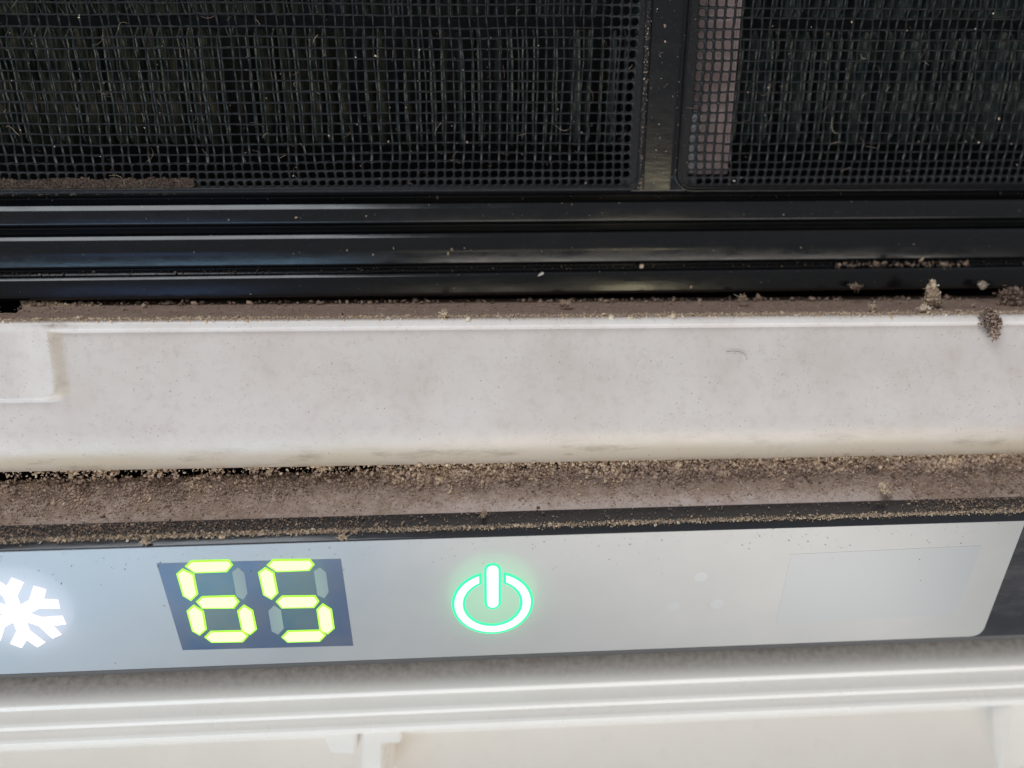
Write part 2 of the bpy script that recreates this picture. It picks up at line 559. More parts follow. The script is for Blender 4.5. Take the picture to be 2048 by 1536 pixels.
# pale printed field with its slanted, rounded right end
e_t, e_b = dpx(2043, 1062), dpx(1966, 1262)
poly = [(XA * 0.99, 0.12), (e_t[0] + 0.55, 0.12)]
sl = (e_b[0] - e_t[0]) / (e_b[1] - e_t[1])
tend = TL - 0.06
rr = 1.5
xe = lambda t: e_t[0] + sl * (t - e_t[1])
poly[1] = (xe(0.12), 0.12)
p0 = np.array([xe(tend - rr), tend - rr]); p1 = np.array([xe(tend), tend]); p2 = np.array([xe(tend) - rr, tend])
for k in range(9):
    s = k / 8
    poly.append(tuple((1 - s) ** 2 * p0 + 2 * s * (1 - s) * p1 + s * s * p2))
poly.append((XA * 0.99, tend))


def plate(name, poly, h0, h1, mat_, parent, bev=0.0):
    """prism on the display surface between heights h0 and h1"""
    q = np.array(poly); n = len(q)
    P = np.concatenate([D(q[:, 0], q[:, 1], h1), D(q[:, 0], q[:, 1], h0)])
    f = [tuple(range(n))] + [(i, n + i, n + (i + 1) % n, (i + 1) % n) for i in range(n)]
    o = mk(name, P, f, mat_, parent)
    bm = bmesh.new(); bm.from_mesh(o.data); bmesh.ops.recalc_face_normals(bm, faces=bm.faces[:])
    bm.to_mesh(o.data); bm.free()
    return o


plate('display_print', poly, -0.2, 0.03, M_PRINT, COVER)
# bright rim round the end of the print
edge = np.array(poly[1:-1])


def lit(name, q, core, rim, parent, inset=0.16, h=0.20):
    """a glowing icon: flat light core, sloping coloured flank; q is a closed outline on the display surface"""
    me = bpy.data.meshes.new(name)
    bm = bmesh.new()
    pts = WP(D(q[:, 0], q[:, 1], 0.045))
    c = (pts.min(0) + pts.max(0)) / 2
    area = np.sum(q[:, 0] * np.roll(q[:, 1], -1) - np.roll(q[:, 0], -1) * q[:, 1])
    if area > 0:                                                       # t runs down the face: keep the outline facing outwards
        pts = pts[::-1]
    f = bm.faces.new([bm.verts.new(p - c) for p in pts])
    bm.normal_update()
    r = bmesh.ops.inset_region(bm, faces=[f], thickness=inset * MM, depth=h * MM, use_even_offset=True, use_boundary=True)
    for g in bm.faces: g.material_index = 1
    f.material_index = 0
    bm.to_mesh(me); bm.free()
    me.materials.append(core); me.materials.append(rim)
    o = bpy.data.objects.new(name, me)
    link(o, parent)
    o.location = Vector(c - ORG[parent])
    return o


Z = lambda a: np.array([dpx(x / 2.695, 1080 + y / 2.695) for x, y in a])
wq = Z([(845, 125), (1838, 100), (1905, 568), (985, 592)])
plate('digit_window', [tuple(a) for a in wq], 0.0, 0.05, M_WINDOW, COVER)
LITSEG = [
    [(995, 140), (1030, 108), (1235, 103), (1258, 132), (1225, 172), (1050, 178)],
    [(950, 180), (985, 150), (1048, 180), (1070, 290), (1030, 328), (985, 300)],
    [(1055, 330), (1090, 300), (1265, 295), (1293, 330), (1265, 368), (1090, 370)],
    [(1005, 380), (1045, 345), (1100, 380), (1117, 480), (1078, 515), (1035, 490)],
    [(1278, 380), (1315, 345), (1365, 375), (1387, 480), (1350, 512), (1302, 490)],
    [(1100, 522), (1135, 487), (1310, 483), (1342, 515), (1310, 550), (1140, 553)],
    [(1435, 135), (1470, 102), (1672, 100), (1698, 130), (1668, 165), (1490, 172)],
    [(1390, 172), (1430, 143), (1480, 172), (1502, 285), (1465, 322), (1418, 295)],
    [(1485, 330), (1520, 297), (1700, 295), (1723, 328), (1695, 365), (1518, 368)],
    [(1705, 372), (1740, 338), (1790, 370), (1805, 475), (1768, 508), (1722, 488)],
    [(1515, 522), (1550, 485), (1730, 480), (1760, 512), (1725, 547), (1550, 552)]]
OFFSEG = [
    [(1252, 170), (1285, 145), (1318, 175), (1335, 285), (1312, 320), (1275, 300)],
    [(1692, 165), (1725, 145), (1758, 172), (1772, 280), (1748, 312), (1712, 295)],
    [(1447, 380), (1478, 350), (1515, 375), (1530, 475), (1500, 508), (1465, 490)]]
for a in LITSEG:
    lit('segment', Z(a), M_LIME_CORE, M_LIME_RIM, COVER, 0.21, 0.08)
for a in OFFSEG:
    o = plate('segment', [tuple(p) for p in Z(a)], 0.03, 0.07, M_UNLIT, COVER)
    o['label'] = 'unlit pale grey segment'

# power symbol
R6 = lambda x, y: dpx(700 + x / 2.866, 1000 + y / 2.866)
pc = R6(818, 590)
ro = abs(R6(1046, 590)[0] - R6(590, 590)[0]) / 2 + 0.12
st_ = 1.52
g = 0.86 * abs(R6(888, 460)[0] - R6(745, 460)[0]) / 2
a0, a1 = math.asin(g / ro), math.asin(g / (ro - st_))
out = [(pc[0] + ro * math.sin(a), pc[1] - ro * math.cos(a)) for a in np.linspace(a0, 2 * math.pi - a0, 56)]
inn = [(pc[0] + (ro - st_) * math.sin(a), pc[1] - (ro - st_) * math.cos(a)) for a in np.linspace(2 * math.pi - a1, a1, 50)]
# stations across the stroke: outer foot, outer edge of the light core, inner edge, inner foot
RI = 0.30
m_ = 60
rows_ = []
for r_, h_ in ((ro, 0.045), (ro - RI, 0.12), (ro - st_ + RI, 0.12), (ro - st_, 0.045)):
    a_ = math.asin((g + (RI if h_ > 0.1 else 0)) / r_)
    an = np.linspace(a_, 2 * math.pi - a_, m_)
    rows_.append(D(pc[0] + r_ * np.sin(an), pc[1] - r_ * np.cos(an), h_))
V = np.concatenate(rows_)
f, mi = [], []
for k_ in range(3):
    for i in range(m_ - 1):
        f.append((k_ * m_ + i, (k_ + 1) * m_ + i, (k_ + 1) * m_ + i + 1, k_ * m_ + i + 1)); mi.append(0 if k_ == 1 else 1)
f += [(0, 3 * m_, 2 * m_, m_), (m_ - 1, 2 * m_ - 1, 3 * m_ - 1, 4 * m_ - 1)]; mi += [1, 1]
mk('power_ring', V, f, M_GREEN_CORE, COVER, mats=[M_GREEN_CORE, M_GREEN_RIM], midx=mi)
bt, bb_ = R6(818, 360)[1], R6(818, 624)[1]
bw = abs(R6(860, 480)[0] - R6(774, 480)[0]) / 2 + 0.1
q = [(pc[0] + bw * math.cos(a), bb_ - bw + bw * math.sin(a)) for a in np.linspace(0, math.pi, 12)] + \
    [(pc[0] - bw * math.cos(a), bt + bw - bw * math.sin(a)) for a in np.linspace(0, math.pi, 12)]
lit('power_bar', np.array(q), M_GREEN_CORE, M_GREEN_RIM, COVER, 0.28, 0.08)

# snowflake
sc = Z([(92, 395)])[0]
half = 0.72
L0, nod = 5.6, 2.6
q = []
for k in range(6):
    a = math.radians(30 + 60 * k)
    u, n = np.array([math.cos(a), -math.sin(a)]), np.array([math.sin(a), math.cos(a)])
    ctr_ = lambda r, s: sc + u * r + n * s
    d1 = np.array([math.cos(math.radians(34)), math.sin(math.radians(34))])
    P2 = lambda r, s: sc + u * r + n * s
    tipr, tips = nod + 2.45 * d1[0], 2.45 * d1[1]
    hw = 0.64
    q += [P2(half * 1.72, half), P2(nod - 0.15, half),
          P2(tipr - hw * d1[1], tips + hw * d1[0]), P2(tipr + hw * d1[1], tips - hw * d1[0]),
          P2(nod + 1.25, 0.0),
          P2(tipr + hw * d1[1], -tips + hw * d1[0]), P2(tipr - hw * d1[1], -tips - hw * d1[0]),
          P2(nod - 0.15, -half)]
lit('snowflake_icon', np.array(q), M_WHITE_CORE, M_WHITE_RIM, COVER, 0.14, 0.08)

# unseen lamps added above the lit icons to light the panel round them
def spill(c_, sx, st2, col, radiance, h=1.4, shape='ELLIPSE'):
    d_ = bpy.data.lights.new('icon_fill_lamp', 'AREA')
    d_.shape = shape; d_.size = sx * MM; d_.size_y = st2 * MM
    d_.energy = radiance * math.pi * d_.size * d_.size_y * (math.pi / 4 if shape == 'ELLIPSE' else 1)
    d_.color = col
    o_ = bpy.data.objects.new('icon_fill_lamp', d_)
    S.collection.objects.link(o_)
    o_.location = Vector(WP(D(c_[0], c_[1], h)))
    z_ = Vector(WP(D(0, 0, 1)) - WP(D(0, 0, 0))).normalized()
    x_ = Vector((1, 0, 0))
    o_.rotation_euler = Matrix((x_, z_.cross(x_), z_)).transposed().to_euler()


spill(np.mean([Z(a).mean(0) for a in LITSEG[:6]], 0), 6.0, 10.0, (0.40, 1.0, 0.02), 0.32, 1.2, 'RECTANGLE')
spill(np.mean([Z(a).mean(0) for a in LITSEG[6:]], 0), 6.0, 10.0, (0.40, 1.0, 0.02), 0.32, 1.2, 'RECTANGLE')
spill(pc + np.array([0, -0.6]), 2 * ro + 1.0, 2 * ro + 1.6, (0.02, 1.0, 0.30), 0.58, 1.5)
spill(sc, 10.5, 10.5, (0.8, 0.82, 1.0), 0.6, 1.4)

# remote sensor window and three unlit lamps behind the print
R7 = lambda x, y: dpx(1348 + x / 2.667, 960 + y / 2.667)
q = np.array([R7(625, 395), R7(1640, 348), R7(1500, 715), R7(540, 770)])
plate('sensor_window', [tuple(a) for a in q], 0.0, 0.045, M_SENSOR, COVER)
for px, py in ((1402, 1153), (1434, 1207), (1347, 1212)):
    c = dpx(px, py)
    plate('indicator', [(c[0] + 0.75 * math.cos(a), c[1] + 0.75 * math.sin(a)) for a in np.linspace(0, 2 * math.pi, 20)[:-1]], 0.0, 0.04, M_DOT, COVER)

# ------------------------------------------------------------------ casing below the display: three stepped ridges and a recess
b0 = pt(TL + 1.0, -2.6)
prof = fillet([(b0[0] + 1.5, 99.0, 0), (*vw(1306, 93.5), 0.2), (*vw(1346, 92.9), 2.5), (*vw(1376, 92.3), 0.45), (*vw(1380, 92.9), 0.3),
               (*vw(1406, 92.3), 0.25), (*vw(1415, 92.2), 0.32), (*vw(1418, 92.8), 0.3), (*vw(1437, 92.3), 0.25), (*vw(1446, 92.2), 0.32),
               (*vw(1452, 92.9), 0.3), (*vw(1454, 98.5), 0.2), (*vw(1452, 119), 0.5), (*vw(1900, 107), 0), (vw(1900, 122)[0], 122, 0), (b0[0] + 1.5, 122, 0)], 5)
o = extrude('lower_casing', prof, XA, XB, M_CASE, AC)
cv = np.zeros(len(o.data.vertices) * 3)
o.data.vertices.foreach_get('co', cv)
cz = cv.reshape(-1, 3)
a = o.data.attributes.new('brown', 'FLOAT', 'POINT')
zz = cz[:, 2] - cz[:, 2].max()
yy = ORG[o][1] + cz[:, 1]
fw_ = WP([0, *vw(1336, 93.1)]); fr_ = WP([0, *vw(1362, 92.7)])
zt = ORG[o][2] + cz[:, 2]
br = np.clip((zt - fr_[2] - 0.02) / max(1e-6, (fw_[2] - fr_[2])), 0, 1) * 0.95 * (yy < fw_[1] + 0.6)  # brown dust and the shade under the display, painted together, fading downwards
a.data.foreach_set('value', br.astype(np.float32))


def block(name, px_poly, w0, w1, mat_, parent, rnd=0.25):
    """moulded block whose front outline is given on the plane w0"""
    f = []
    for px, py in px_poly:
        r = ray(px, py); f.append(r / r[2] * w0)
    f = np.array(f); n = len(f)
    bk = f.copy(); bk[:, 2] = w1
    fc = [tuple(range(n)), tuple(range(2 * n - 1, n - 1, -1))] + [(i, n + i, n + (i + 1) % n, (i + 1) % n) for i in range(n)]
    o = mk(name, np.concatenate([f, bk]), fc, mat_, parent)
    bm = bmesh.new(); bm.from_mesh(o.data)
    bmesh.ops.recalc_face_normals(bm, faces=bm.faces[:])
    bmesh.ops.bevel(bm, geom=bm.edges[:], offset=rnd * MM, segments=2, affect='EDGES', clamp_overlap=True)
    bm.to_mesh(o.data); bm.free()
    return o


block('clip', [(636, 1440), (716, 1440), (712, 1508), (661, 1508)], 97.5, 118, M_CASE, AC)
block('clip_post', [(722, 1440), (806, 1440), (803, 1486), (766, 1488), (762, 1680), (726, 1680)], 98, 118, M_CASE, AC)
block('clip_nib', [(811, 1440), (834, 1440), (830, 1467), (815, 1467)], 97.5, 112, M_CASE, AC, 0.15)
# curved rib at the right of the recess
pts = []
for px, py in [(2040, 1380), (2021, 1415), (2008, 1460), (2000, 1510), (1996, 1560), (1994, 1680)]:
    r = ray(px, py); pts.append(r / r[2] * 115)
pts = np.array(pts); n = len(pts)
sec = [(0, 0), (0.35, -0.35), (0.9, -0.1), (6, 0.5), (12, 0.7), (12, 6), (0, 6)]
P = np.array([[p + np.array([a, 0, b]) for a, b in sec] for p in pts]).reshape(-1, 3)
ns_ = len(sec)
f = [(i * ns_ + j, i * ns_ + (j + 1) % ns_, (i + 1) * ns_ + (j + 1) % ns_, (i + 1) * ns_ + j) for i in range(n - 1) for j in range(ns_)]
f += [tuple(range(ns_))[::-1], tuple((n - 1) * ns_ + j for j in range(ns_))]
o = mk('curved_rib', P, f, M_CASE, AC)
bm = bmesh.new(); bm.from_mesh(o.data); bmesh.ops.recalc_face_normals(bm, faces=bm.faces[:]); bm.to_mesh(o.data); bm.free()
o.data.polygons.foreach_set('use_smooth', np.ones(len(o.data.polygons), bool)); o.data.set_sharp_from_angle(angle=math.radians(50))

# ------------------------------------------------------------------ air filter
FA = math.radians(19.0)
fv0, fw0 = vw(385, 92.0)
FN = np.array([0, -math.sin(FA), -math.cos(FA)])
FT = np.array([0, math.cos(FA), -math.sin(FA)])
FO = np.array([0, fv0, fw0])


def Fp(x, t, h=0.0):
    x, t, h = np.broadcast_arrays(np.asarray(x, float), np.asarray(t, float), np.asarray(h, float))
    return FO + np.stack([x, 0 * x, 0 * x], -1) + t[..., None] * FT + h[..., None] * FN


def fpx(px, py, h=0.0):
    r = ray(px, py)
    o_ = FO + h * FN
    p = r * (o_.dot(FN) / r.dot(FN))
    return np.array([p[0], (p - o_).dot(FT)])


FILT = root('air_filter', Fp(0, 0, 0), 'black mesh air filter with ribbed bottom rail, slotted in above the crossbar', 'air filter')
# ribbed bottom rail
prof = fillet([(*Fp(0, 0.35, 0.0)[1:], 0), (*Fp(0, 0.05, 0.0)[1:], 0.2), (*vw(391, 93.4), 0.2), (*vw(404, 93.2), 0.25), (*vw(406, 91.65), 0.12), (*vw(416, 91.35), 0.25),
               (*vw(444, 91.75), 0.3), (*vw(447, 93.3), 0.25), (*vw(463, 93.2), 0.25), (*vw(466, 91.1), 0.12), (*vw(474, 90.85), 0.38), (*vw(500, 91.15), 3), (*vw(527, 91.75), 0.3),
               (*vw(529, 92.7), 0.2), (*vw(543, 92.5), 0.25), (*vw(545, 91.05), 0.12), (*vw(551, 90.82), 0.36), (*vw(588, 91.35), 0.35), (*vw(594, 93.6), 0.2), (*vw(594, 95.4), 0), (*Fp(0, 0.35, -3.5)[1:], 0)], 5)
extrude('frame_rail', prof, XA, XB, M_FRAME, FILT, nx=2, skew=0.0)

xl = fpx(1283, 287)[0]; xr = fpx(1359.5, 287)[0]
TOP = 40.0


def bead(name, path, half_w, hgt, h0, mat_):
    """rounded ridge swept along a path (x,t) on the filter plane"""
    p = np.array(path); n = len(p)
    tg = np.gradient(p, axis=0); tg /= np.linalg.norm(tg, axis=1)[:, None]
    nr = np.stack([-tg[:, 1], tg[:, 0]], 1)
    sec = [(-half_w, -0.4), (-half_w, h0), (-half_w * 0.8, h0 + hgt * 0.7), (-half_w * 0.3, h0 + hgt), (half_w * 0.3, h0 + hgt), (half_w * 0.8, h0 + hgt * 0.7), (half_w, h0), (half_w, -0.4)]
    P = []
    for s, h in sec:
        q = p + nr * s
        P.append(Fp(q[:, 0], q[:, 1], h))
    P = np.stack(P, 1).reshape(-1, 3)
    k = len(sec)
    f = [(i * k + j, i * k + (j + 1) % k, (i + 1) * k + (j + 1) % k, (i + 1) * k + j) for i in range(n - 1) for j in range(k)]
    f += [tuple(range(k)), tuple((n - 1) * k + j for j in range(k))[::-1]]
    o = mk(name, P, f, mat_, FILT)
    bm = bmesh.new(); bm.from_mesh(o.data); bmesh.ops.recalc_face_normals(bm, faces=bm.faces[:]); bm.to_mesh(o.data); bm.free()
    o.data.polygons.foreach_set('use_smooth', np.ones(len(o.data.polygons), bool)); o.data.set_sharp_from_angle(angle=math.radians(50))
    return o


def lpath(x, sgn, rad, tb):
    """down the side, round the corner, along the bottom towards sgn"""
    a = [(x, t) for t in np.linspace(TOP, tb + rad, 40)]
    c = (x + sgn * rad, tb + rad)
    a += [(c[0] - sgn * rad * math.cos(q), c[1] - rad * math.sin(q)) for q in np.linspace(0, math.pi / 2, 14)[1:]]
    a += [(xx, tb) for xx in np.linspace(c[0], XA if sgn < 0 else XB, 60)[1:]]
    return a


bead('window_rim', lpath(xl, -1, 1.5, 0.42), 0.36, 0.30, 0.0, M_PLATE)
bead('window_rim', lpath(xr, 1, 1.9, 0.42), 0.15, 0.34, 0.0, M_FRAME)
bead('window_rim', lpath(xr - 0.42, 1, 2.3, 0.10), 0.13, 0.16, 0.04, M_FRAME)
# bar between the two windows
cs = [(xl - 0.1, -0.6), (xl - 0.1, 0.02), (xl + 0.40, 0.02), (xl + 0.52, 0.12), (xr - 0.9, 0.15), (xr - 0.6, 0.06), (xr + 0.1, 0.02), (xr + 0.1, -0.6)]
tsb = np.linspace(0.2, TOP, 40)
P = np.stack([np.stack([Fp(a, tsb, b) for a, b in cs], 1)], 0).reshape(-1, 3)
k = len(cs)
f = [(i * k + j, i * k + (j + 1) % k, (i + 1) * k + (j + 1) % k, (i + 1) * k + j) for i in range(len(tsb) - 1) for j in range(k)]
f += [tuple(range(k)), tuple((len(tsb) - 1) * k + j for j in range(k))[::-1]]
o = mk('frame_bar', P, f, M_FRAME, FILT)
bm = bmesh.new(); bm.from_mesh(o.data); bmesh.ops.recalc_face_normals(bm, faces=bm.faces[:]); bm.to_mesh(o.data); bm.free()

PX = 1.06
tedge = np.concatenate([[0.75], 0.75 + np.cumsum([0.90, 0.94, 0.98, 1.02, 1.06] + [1.12] * 36)])


def warp(x, t, seed):
    """the net is not perfectly stretched"""
    a = sstep(0.5, 5, t)
    dx = 0.95 * (fbm(x * 0.05 + seed, t * 0.10, 61 + seed, 2) - 0.5) * a + 0.15 * (vnoise(x * 0.9, t * 0.35, 5) - 0.5) * a
    dt = 0.6 * (fbm(x * 0.045, t * 0.06 + seed, 71 + seed, 2) - 0.5) * a + 0.10 * (vnoise(x * 0.45, t * 0.9, 6) - 0.5) * a
    return x + dx, t + dt


def window(side):
    seed = 1 if side < 0 else 4
    if side < 0:
        x_edge = fpx(1265, 287)[0]
        xe_ = x_edge - PX * np.arange(0, 80)                           # cell edges, first at the bar
    else:
        x_edge = fpx(1385, 287)[0] - 0.35
        xe_ = x_edge + PX * np.arange(0, 64)
    NC, NR = len(xe_) - 1, len(tedge) - 1
    pc_, pr_ = 4, 3                                                   # moulded border, cells wide
    V, Fq = [], []
    K = 16
    for c in range(NC):
        for r in range(NR):
            if c >= pc_ and r >= pr_: continue
            x0, x1 = sorted((xe_[c], xe_[c + 1]))
            t0, t1 = tedge[r], tedge[r + 1]
            e = min(c / pc_, 1) if r >= pr_ else (min(r / pr_, 1) if c >= pc_ else min(c / pc_, r / pr_))
            j = hash2(np.array([c]), np.array([r]), 5 + seed)[0]
            filled = (c == 0 and r == 0)
            hx, ht = (x1 - x0) / 2, (t1 - t0) / 2
            rad = (0.365 + 0.07 * e) * 2 * (0.97 + 0.07 * j)
            if r == 0: rad *= 0.93
            ex = 2.0 / (2.4 + 3.2 * e)
            mx, mt = (x0 + x1) / 2, (t0 + t1) / 2
            b = len(V)
            for q in range(K):
                a = 2 * math.pi * q / K + math.pi / 4 * 0
                ca, sa = math.cos(a), math.sin(a)
                m_ = max(abs(ca), abs(sa))
                ox, ot = mx + hx * ca / m_, mt + ht * sa / m_
                kx = math.copysign(abs(ca) ** ex, ca) * hx * rad
                kt = math.copysign(abs(sa) ** ex, sa) * ht * rad
                if filled: kx *= 0.02; kt *= 0.02
                o2 = warp(np.array(ox), np.array(ot), seed)
                i2 = warp(np.array(mx + kx), np.array(mt + kt), seed)
                V += [(o2[0], o2[1], 0.0), (i2[0], i2[1], -0.03), (i2[0], i2[1], -0.34)]
            for q in range(K):
                p = (q + 1) % K
                A, B = b + 3 * q, b + 3 * p
                Fq += [(A, B, B + 1, A + 1), (A + 1, B + 1, B + 2, A + 2)]
    V = np.array(V)
    mk('moulded_border', Fp(V[:, 0], V[:, 1], V[:, 2] + 0.03), np.array(Fq), M_PLATE, FILT, False, kind='stuff')
    # margin strips between border holes and the rim
    xa, xb = (x_edge, xl + 0.1) if side < 0 else (xr - 0.1, x_edge)
    xx = np.linspace(min(xa, xb), max(xa, xb), 3); tq = np.linspace(0.2, TOP, 60)
    X_, T_ = np.meshgrid(xx, tq, indexing='ij')
    x2, t2 = warp(X_, T_, seed)
    x2[0 if side > 0 else -1] = X_[0 if side > 0 else -1]
    H0 = np.full_like(X_, 0.025)
    P_ = np.concatenate([Fp(x2, t2, H0).reshape(-1, 3), Fp(x2, t2, H0 - 0.4).reshape(-1, 3)])
    g_ = grid_faces(3, 60)
    mk('border_margin', P_, np.concatenate([g_, g_[:, ::-1] + 180]), M_PLATE, FILT)
    xx = np.linspace(XA, x_edge, 160) if side < 0 else np.linspace(x_edge, XB, 120)
    tq = np.array([0.1, 0.45, tedge[0]])
    X_, T_ = np.meshgrid(xx, tq, indexing='ij')
    x2, t2 = warp(X_, T_, seed)
    nn = len(xx) * 3
    P_ = np.concatenate([Fp(x2, t2, 0.025 + 0 * X_).reshape(-1, 3), Fp(x2, t2, -0.38 + 0 * X_).reshape(-1, 3)])
    g_ = grid_faces(len(xx), 3)
    mk('border_margin', P_, np.concatenate([g_, g_[:, ::-1] + nn]), M_PLATE, FILT)
    # woven threads
    V, Fq, base = [], [], 0
    KS = 7
    mi_ = []
    ang = np.arange(KS) / KS * 2 * math.pi

    def tube(xc, tc, hc, rx, rh, vertical):
        nonlocal base
        n = len(xc)
        ca, sa = np.cos(ang), np.sin(ang)
        if vertical:
            X_ = xc[:, None] + rx[:, None] * ca; T_ = np.repeat(tc[:, None], KS, 1)
        else:
            X_ = np.repeat(xc[:, None], KS, 1); T_ = tc[:, None] + rx[:, None] * ca
        H_ = hc[:, None] + rh * sa[None, :]
        V.append(np.stack([X_, T_, H_], -1).reshape(-1, 3))
        i = (np.arange(n - 1)[:, None] * KS + np.arange(KS)[None]).ravel()
        j = (np.arange(n - 1)[:, None] * KS + (np.arange(KS)[None] + 1) % KS).ravel()
        Fq.append(np.stack([i, j, j + KS, i + KS], 1) + base)
        base += n * KS
        mi_.append(np.full((n - 1) * KS, 0 if vertical else 1))
    tn = np.linspace(tedge[pr_] - 0.1, tedge[-1], 2 * (NR - pr_) + 1)
    for c in range(pc_, NC + 1):
        x, t = warp(np.full(len(tn), xe_[c]) + 0.075 * RS.randn(), tn, seed)
        wv = 0.11 * np.cos(np.pi * np.arange(len(tn)) / 2 + (c % 2) * math.pi)
        rr_ = (0.125 + 0.03 * RS.rand()) * (1 + 0.15 * RS.randn(len(tn)))
        rr_[:3] *= 1.2
        tube(x, t, wv - 0.13, np.clip(rr_, 0.1, 0.24), 0.12, True)
    xa_ = np.linspace(xe_[pc_], xe_[-1], 3 * (NC - pc_) + 1)
    for r in range(pr_, NR + 1):
        x, t = warp(xa_, np.full(len(xa_), tedge[r]) + 0.05 * RS.randn(), seed)
        wv = -0.10 * np.cos(np.pi * np.arange(len(xa_)) / 3 + (r % 2) * math.pi)
        rr_ = (0.105 + 0.025 * RS.rand()) * (1 + 0.18 * RS.randn(len(xa_)))
        tube(x, t, wv - 0.13, np.clip(rr_, 0.08, 0.22), 0.11, False)
    V = np.concatenate(V)
    mk('filter_net', Fp(V[:, 0], V[:, 1], V[:, 2]), np.concatenate(Fq), M_THREAD, FILT, True, kind='stuff', mats=[M_THREAD, M_WEFT], midx=np.concatenate(mi_))


window(-1)
window(1)

# ------------------------------------------------------------------ heat exchanger behind the net
HX = bpy.data.objects.new('x', None)
bpy.data.objects.remove(HX)
back = np.array([Fp(XA, -3, -14), Fp(XB, -3, -14), Fp(XB, 60, -14), Fp(XA, 60, -14), Fp(XA, -3, -15), Fp(XB, -3, -15), Fp(XB, 60, -15), Fp(XA, 60, -15)])
HX = mk('heat_exchanger', back, [(0, 1, 2, 3), (7, 6, 5, 4), (0, 4, 5, 1), (1, 5, 6, 2), (2, 6, 7, 3), (3, 7, 4, 0)], M_DARK, AC)
hfin = -4.2


def fin_mesh(t0, t1, seed):
    """a thin louvred plate: wavy front edge, rounded ends"""
    rs = np.random.RandomState(seed)
    n = 14
    tt_ = np.linspace(0, t1 - t0, n)
    tip = np.sqrt(np.clip(1 - np.clip((np.abs(tt_ - (t1 - t0) / 2) - (t1 - t0) / 2 + 1.0), 0, 1) ** 2, 0, 1))
    hh = -1.2 * (1 - tip) + 0.1 * rs.randn(n)
    dx_ = 0.14 * np.cumsum(rs.randn(n)) * 0.25
    V = []
    for s in (-0.07, 0.07):
        for hx_ in (0, 1):
            V.append(np.stack([dx_ + s + (0.0 if hx_ == 0 else 0.55), tt_, hh if hx_ == 0 else np.full(n, -5.0)], -1))
    V = np.concatenate(V)
    f = []
    for i in range(n - 1):
        a, b, c, d_ = i, n + i, 2 * n + i, 3 * n + i
        f += [(a, a + 1, b + 1, b), (c, d_, d_ + 1, c + 1), (a, c, c + 1, a + 1), (b, b + 1, d_ + 1, d_)]
    P_ = Fp(V[:, 0], V[:, 1] + t0, V[:, 2] + hfin)
    o_ = mk('fin', P_, f, M_FIN, HX)
    return o_


def fin_row(t0, t1, pitch, seeds, x0, x1):
    protos = [fin_mesh(t0, t1, s) for s in seeds]
    for p in protos:
        p.location.x = p.location.x - 0.0
    xs_ = np.arange(x0, x1, pitch)
    for i, x in enumerate(xs_):
        p = protos[i % len(protos)]
        o_ = p if i < len(protos) else p.copy()
        if i >= len(protos):
            link(o_, HX)
        base_x = p['bx'] if 'bx' in p else p.location.x
        if i < len(protos): p['bx'] = p.location.x; base_x = p['bx']
        o_.location = (base_x + (x + 0.16 * RS.randn()) * MM, p.location.y, p.location.z)
        o_.scale = (1 if RS.rand() > 0.3 else -1, 1, 1)
    for o_ in HX.children:
        if 'bx' in o_: del o_['bx']


t_lo, t_hi = fpx(1024, 292, hfin)[1], fpx(1024, 57, hfin)[1]
fin_row(t_lo, t_hi, 1.55, (1, 2, 3, 4, 5), -100, 100)
t_lo2 = fpx(1024, 30, hfin)[1]
fin_row(t_lo2, t_lo2 + 14, 1.28, (11, 12, 13, 14), -100, 100)

# pinkish divider of the unit behind the right window
xd0, xd1 = fpx(1378, 200, -1.3)[0], fpx(1467, 200, -1.3)[0]
td = fpx(1420, 348, -1.3)[1]


def post(name, x0, x1, t0, t1, h1, h0, mat_):
    q = [(x0, h0), (x0, h1 - 0.2), (x0 + 0.2, h1), (x1 - 0.35, h1), (x1 - 0.3, h1 + 0.12), (x1 - 0.05, h1 + 0.12), (x1, h1), (x1, h0)]
    k_ = len(q)
    P_ = np.concatenate([np.array([Fp(a, tz, b) for a, b in q]) for tz in (t0, t1)])
    f_ = [(j, (j + 1) % k_, k_ + (j + 1) % k_, k_ + j) for j in range(k_)] + [tuple(range(k_))[::-1], tuple(range(k_, 2 * k_))]
    return mk(name, P_, f_, mat_, AC)


post('divider_post', xd0, xd1, td, TOP, -1.3, -9, M_PINK)
post('divider_lip', xd0 - 0.1, fpx(1399, 287, -0.9)[0], td + 0.2, fpx(1390, 222, -0.9)[1], -0.9, -1.3, M_PALE)

# ------------------------------------------------------------------ dust
phi = (1 + 5 ** 0.5) / 2
ICO = np.array([(-1, phi, 0), (1, phi, 0), (-1, -phi, 0), (1, -phi, 0), (0, -1, phi), (0, 1, phi), (0, -1, -phi), (0, 1, -phi), (phi, 0, -1), (phi, 0, 1), (-phi, 0, -1), (-phi, 0, 1)]) / math.sqrt(1 + phi * phi)
ICF = np.array([(0, 11, 5), (0, 5, 1), (0, 1, 7), (0, 7, 10), (0, 10, 11), (1, 5, 9), (5, 11, 4), (11, 10, 2), (10, 7, 6), (7, 1, 8), (3, 9, 4), (3, 4, 2), (3, 2, 6), (3, 6, 8), (3, 8, 9), (4, 9, 5), (2, 4, 11), (6, 2, 10), (8, 6, 7), (9, 8, 1)])
OCT = np.array([(1, 0, 0), (-1, 0, 0), (0, 1, 0), (0, -1, 0), (0, 0, 1), (0, 0, -1)], float)
OCF = np.array([(0, 2, 4), (2, 1, 4), (1, 3, 4), (3, 0, 4), (2, 0, 5), (1, 2, 5), (3, 1, 5), (0, 3, 5)])


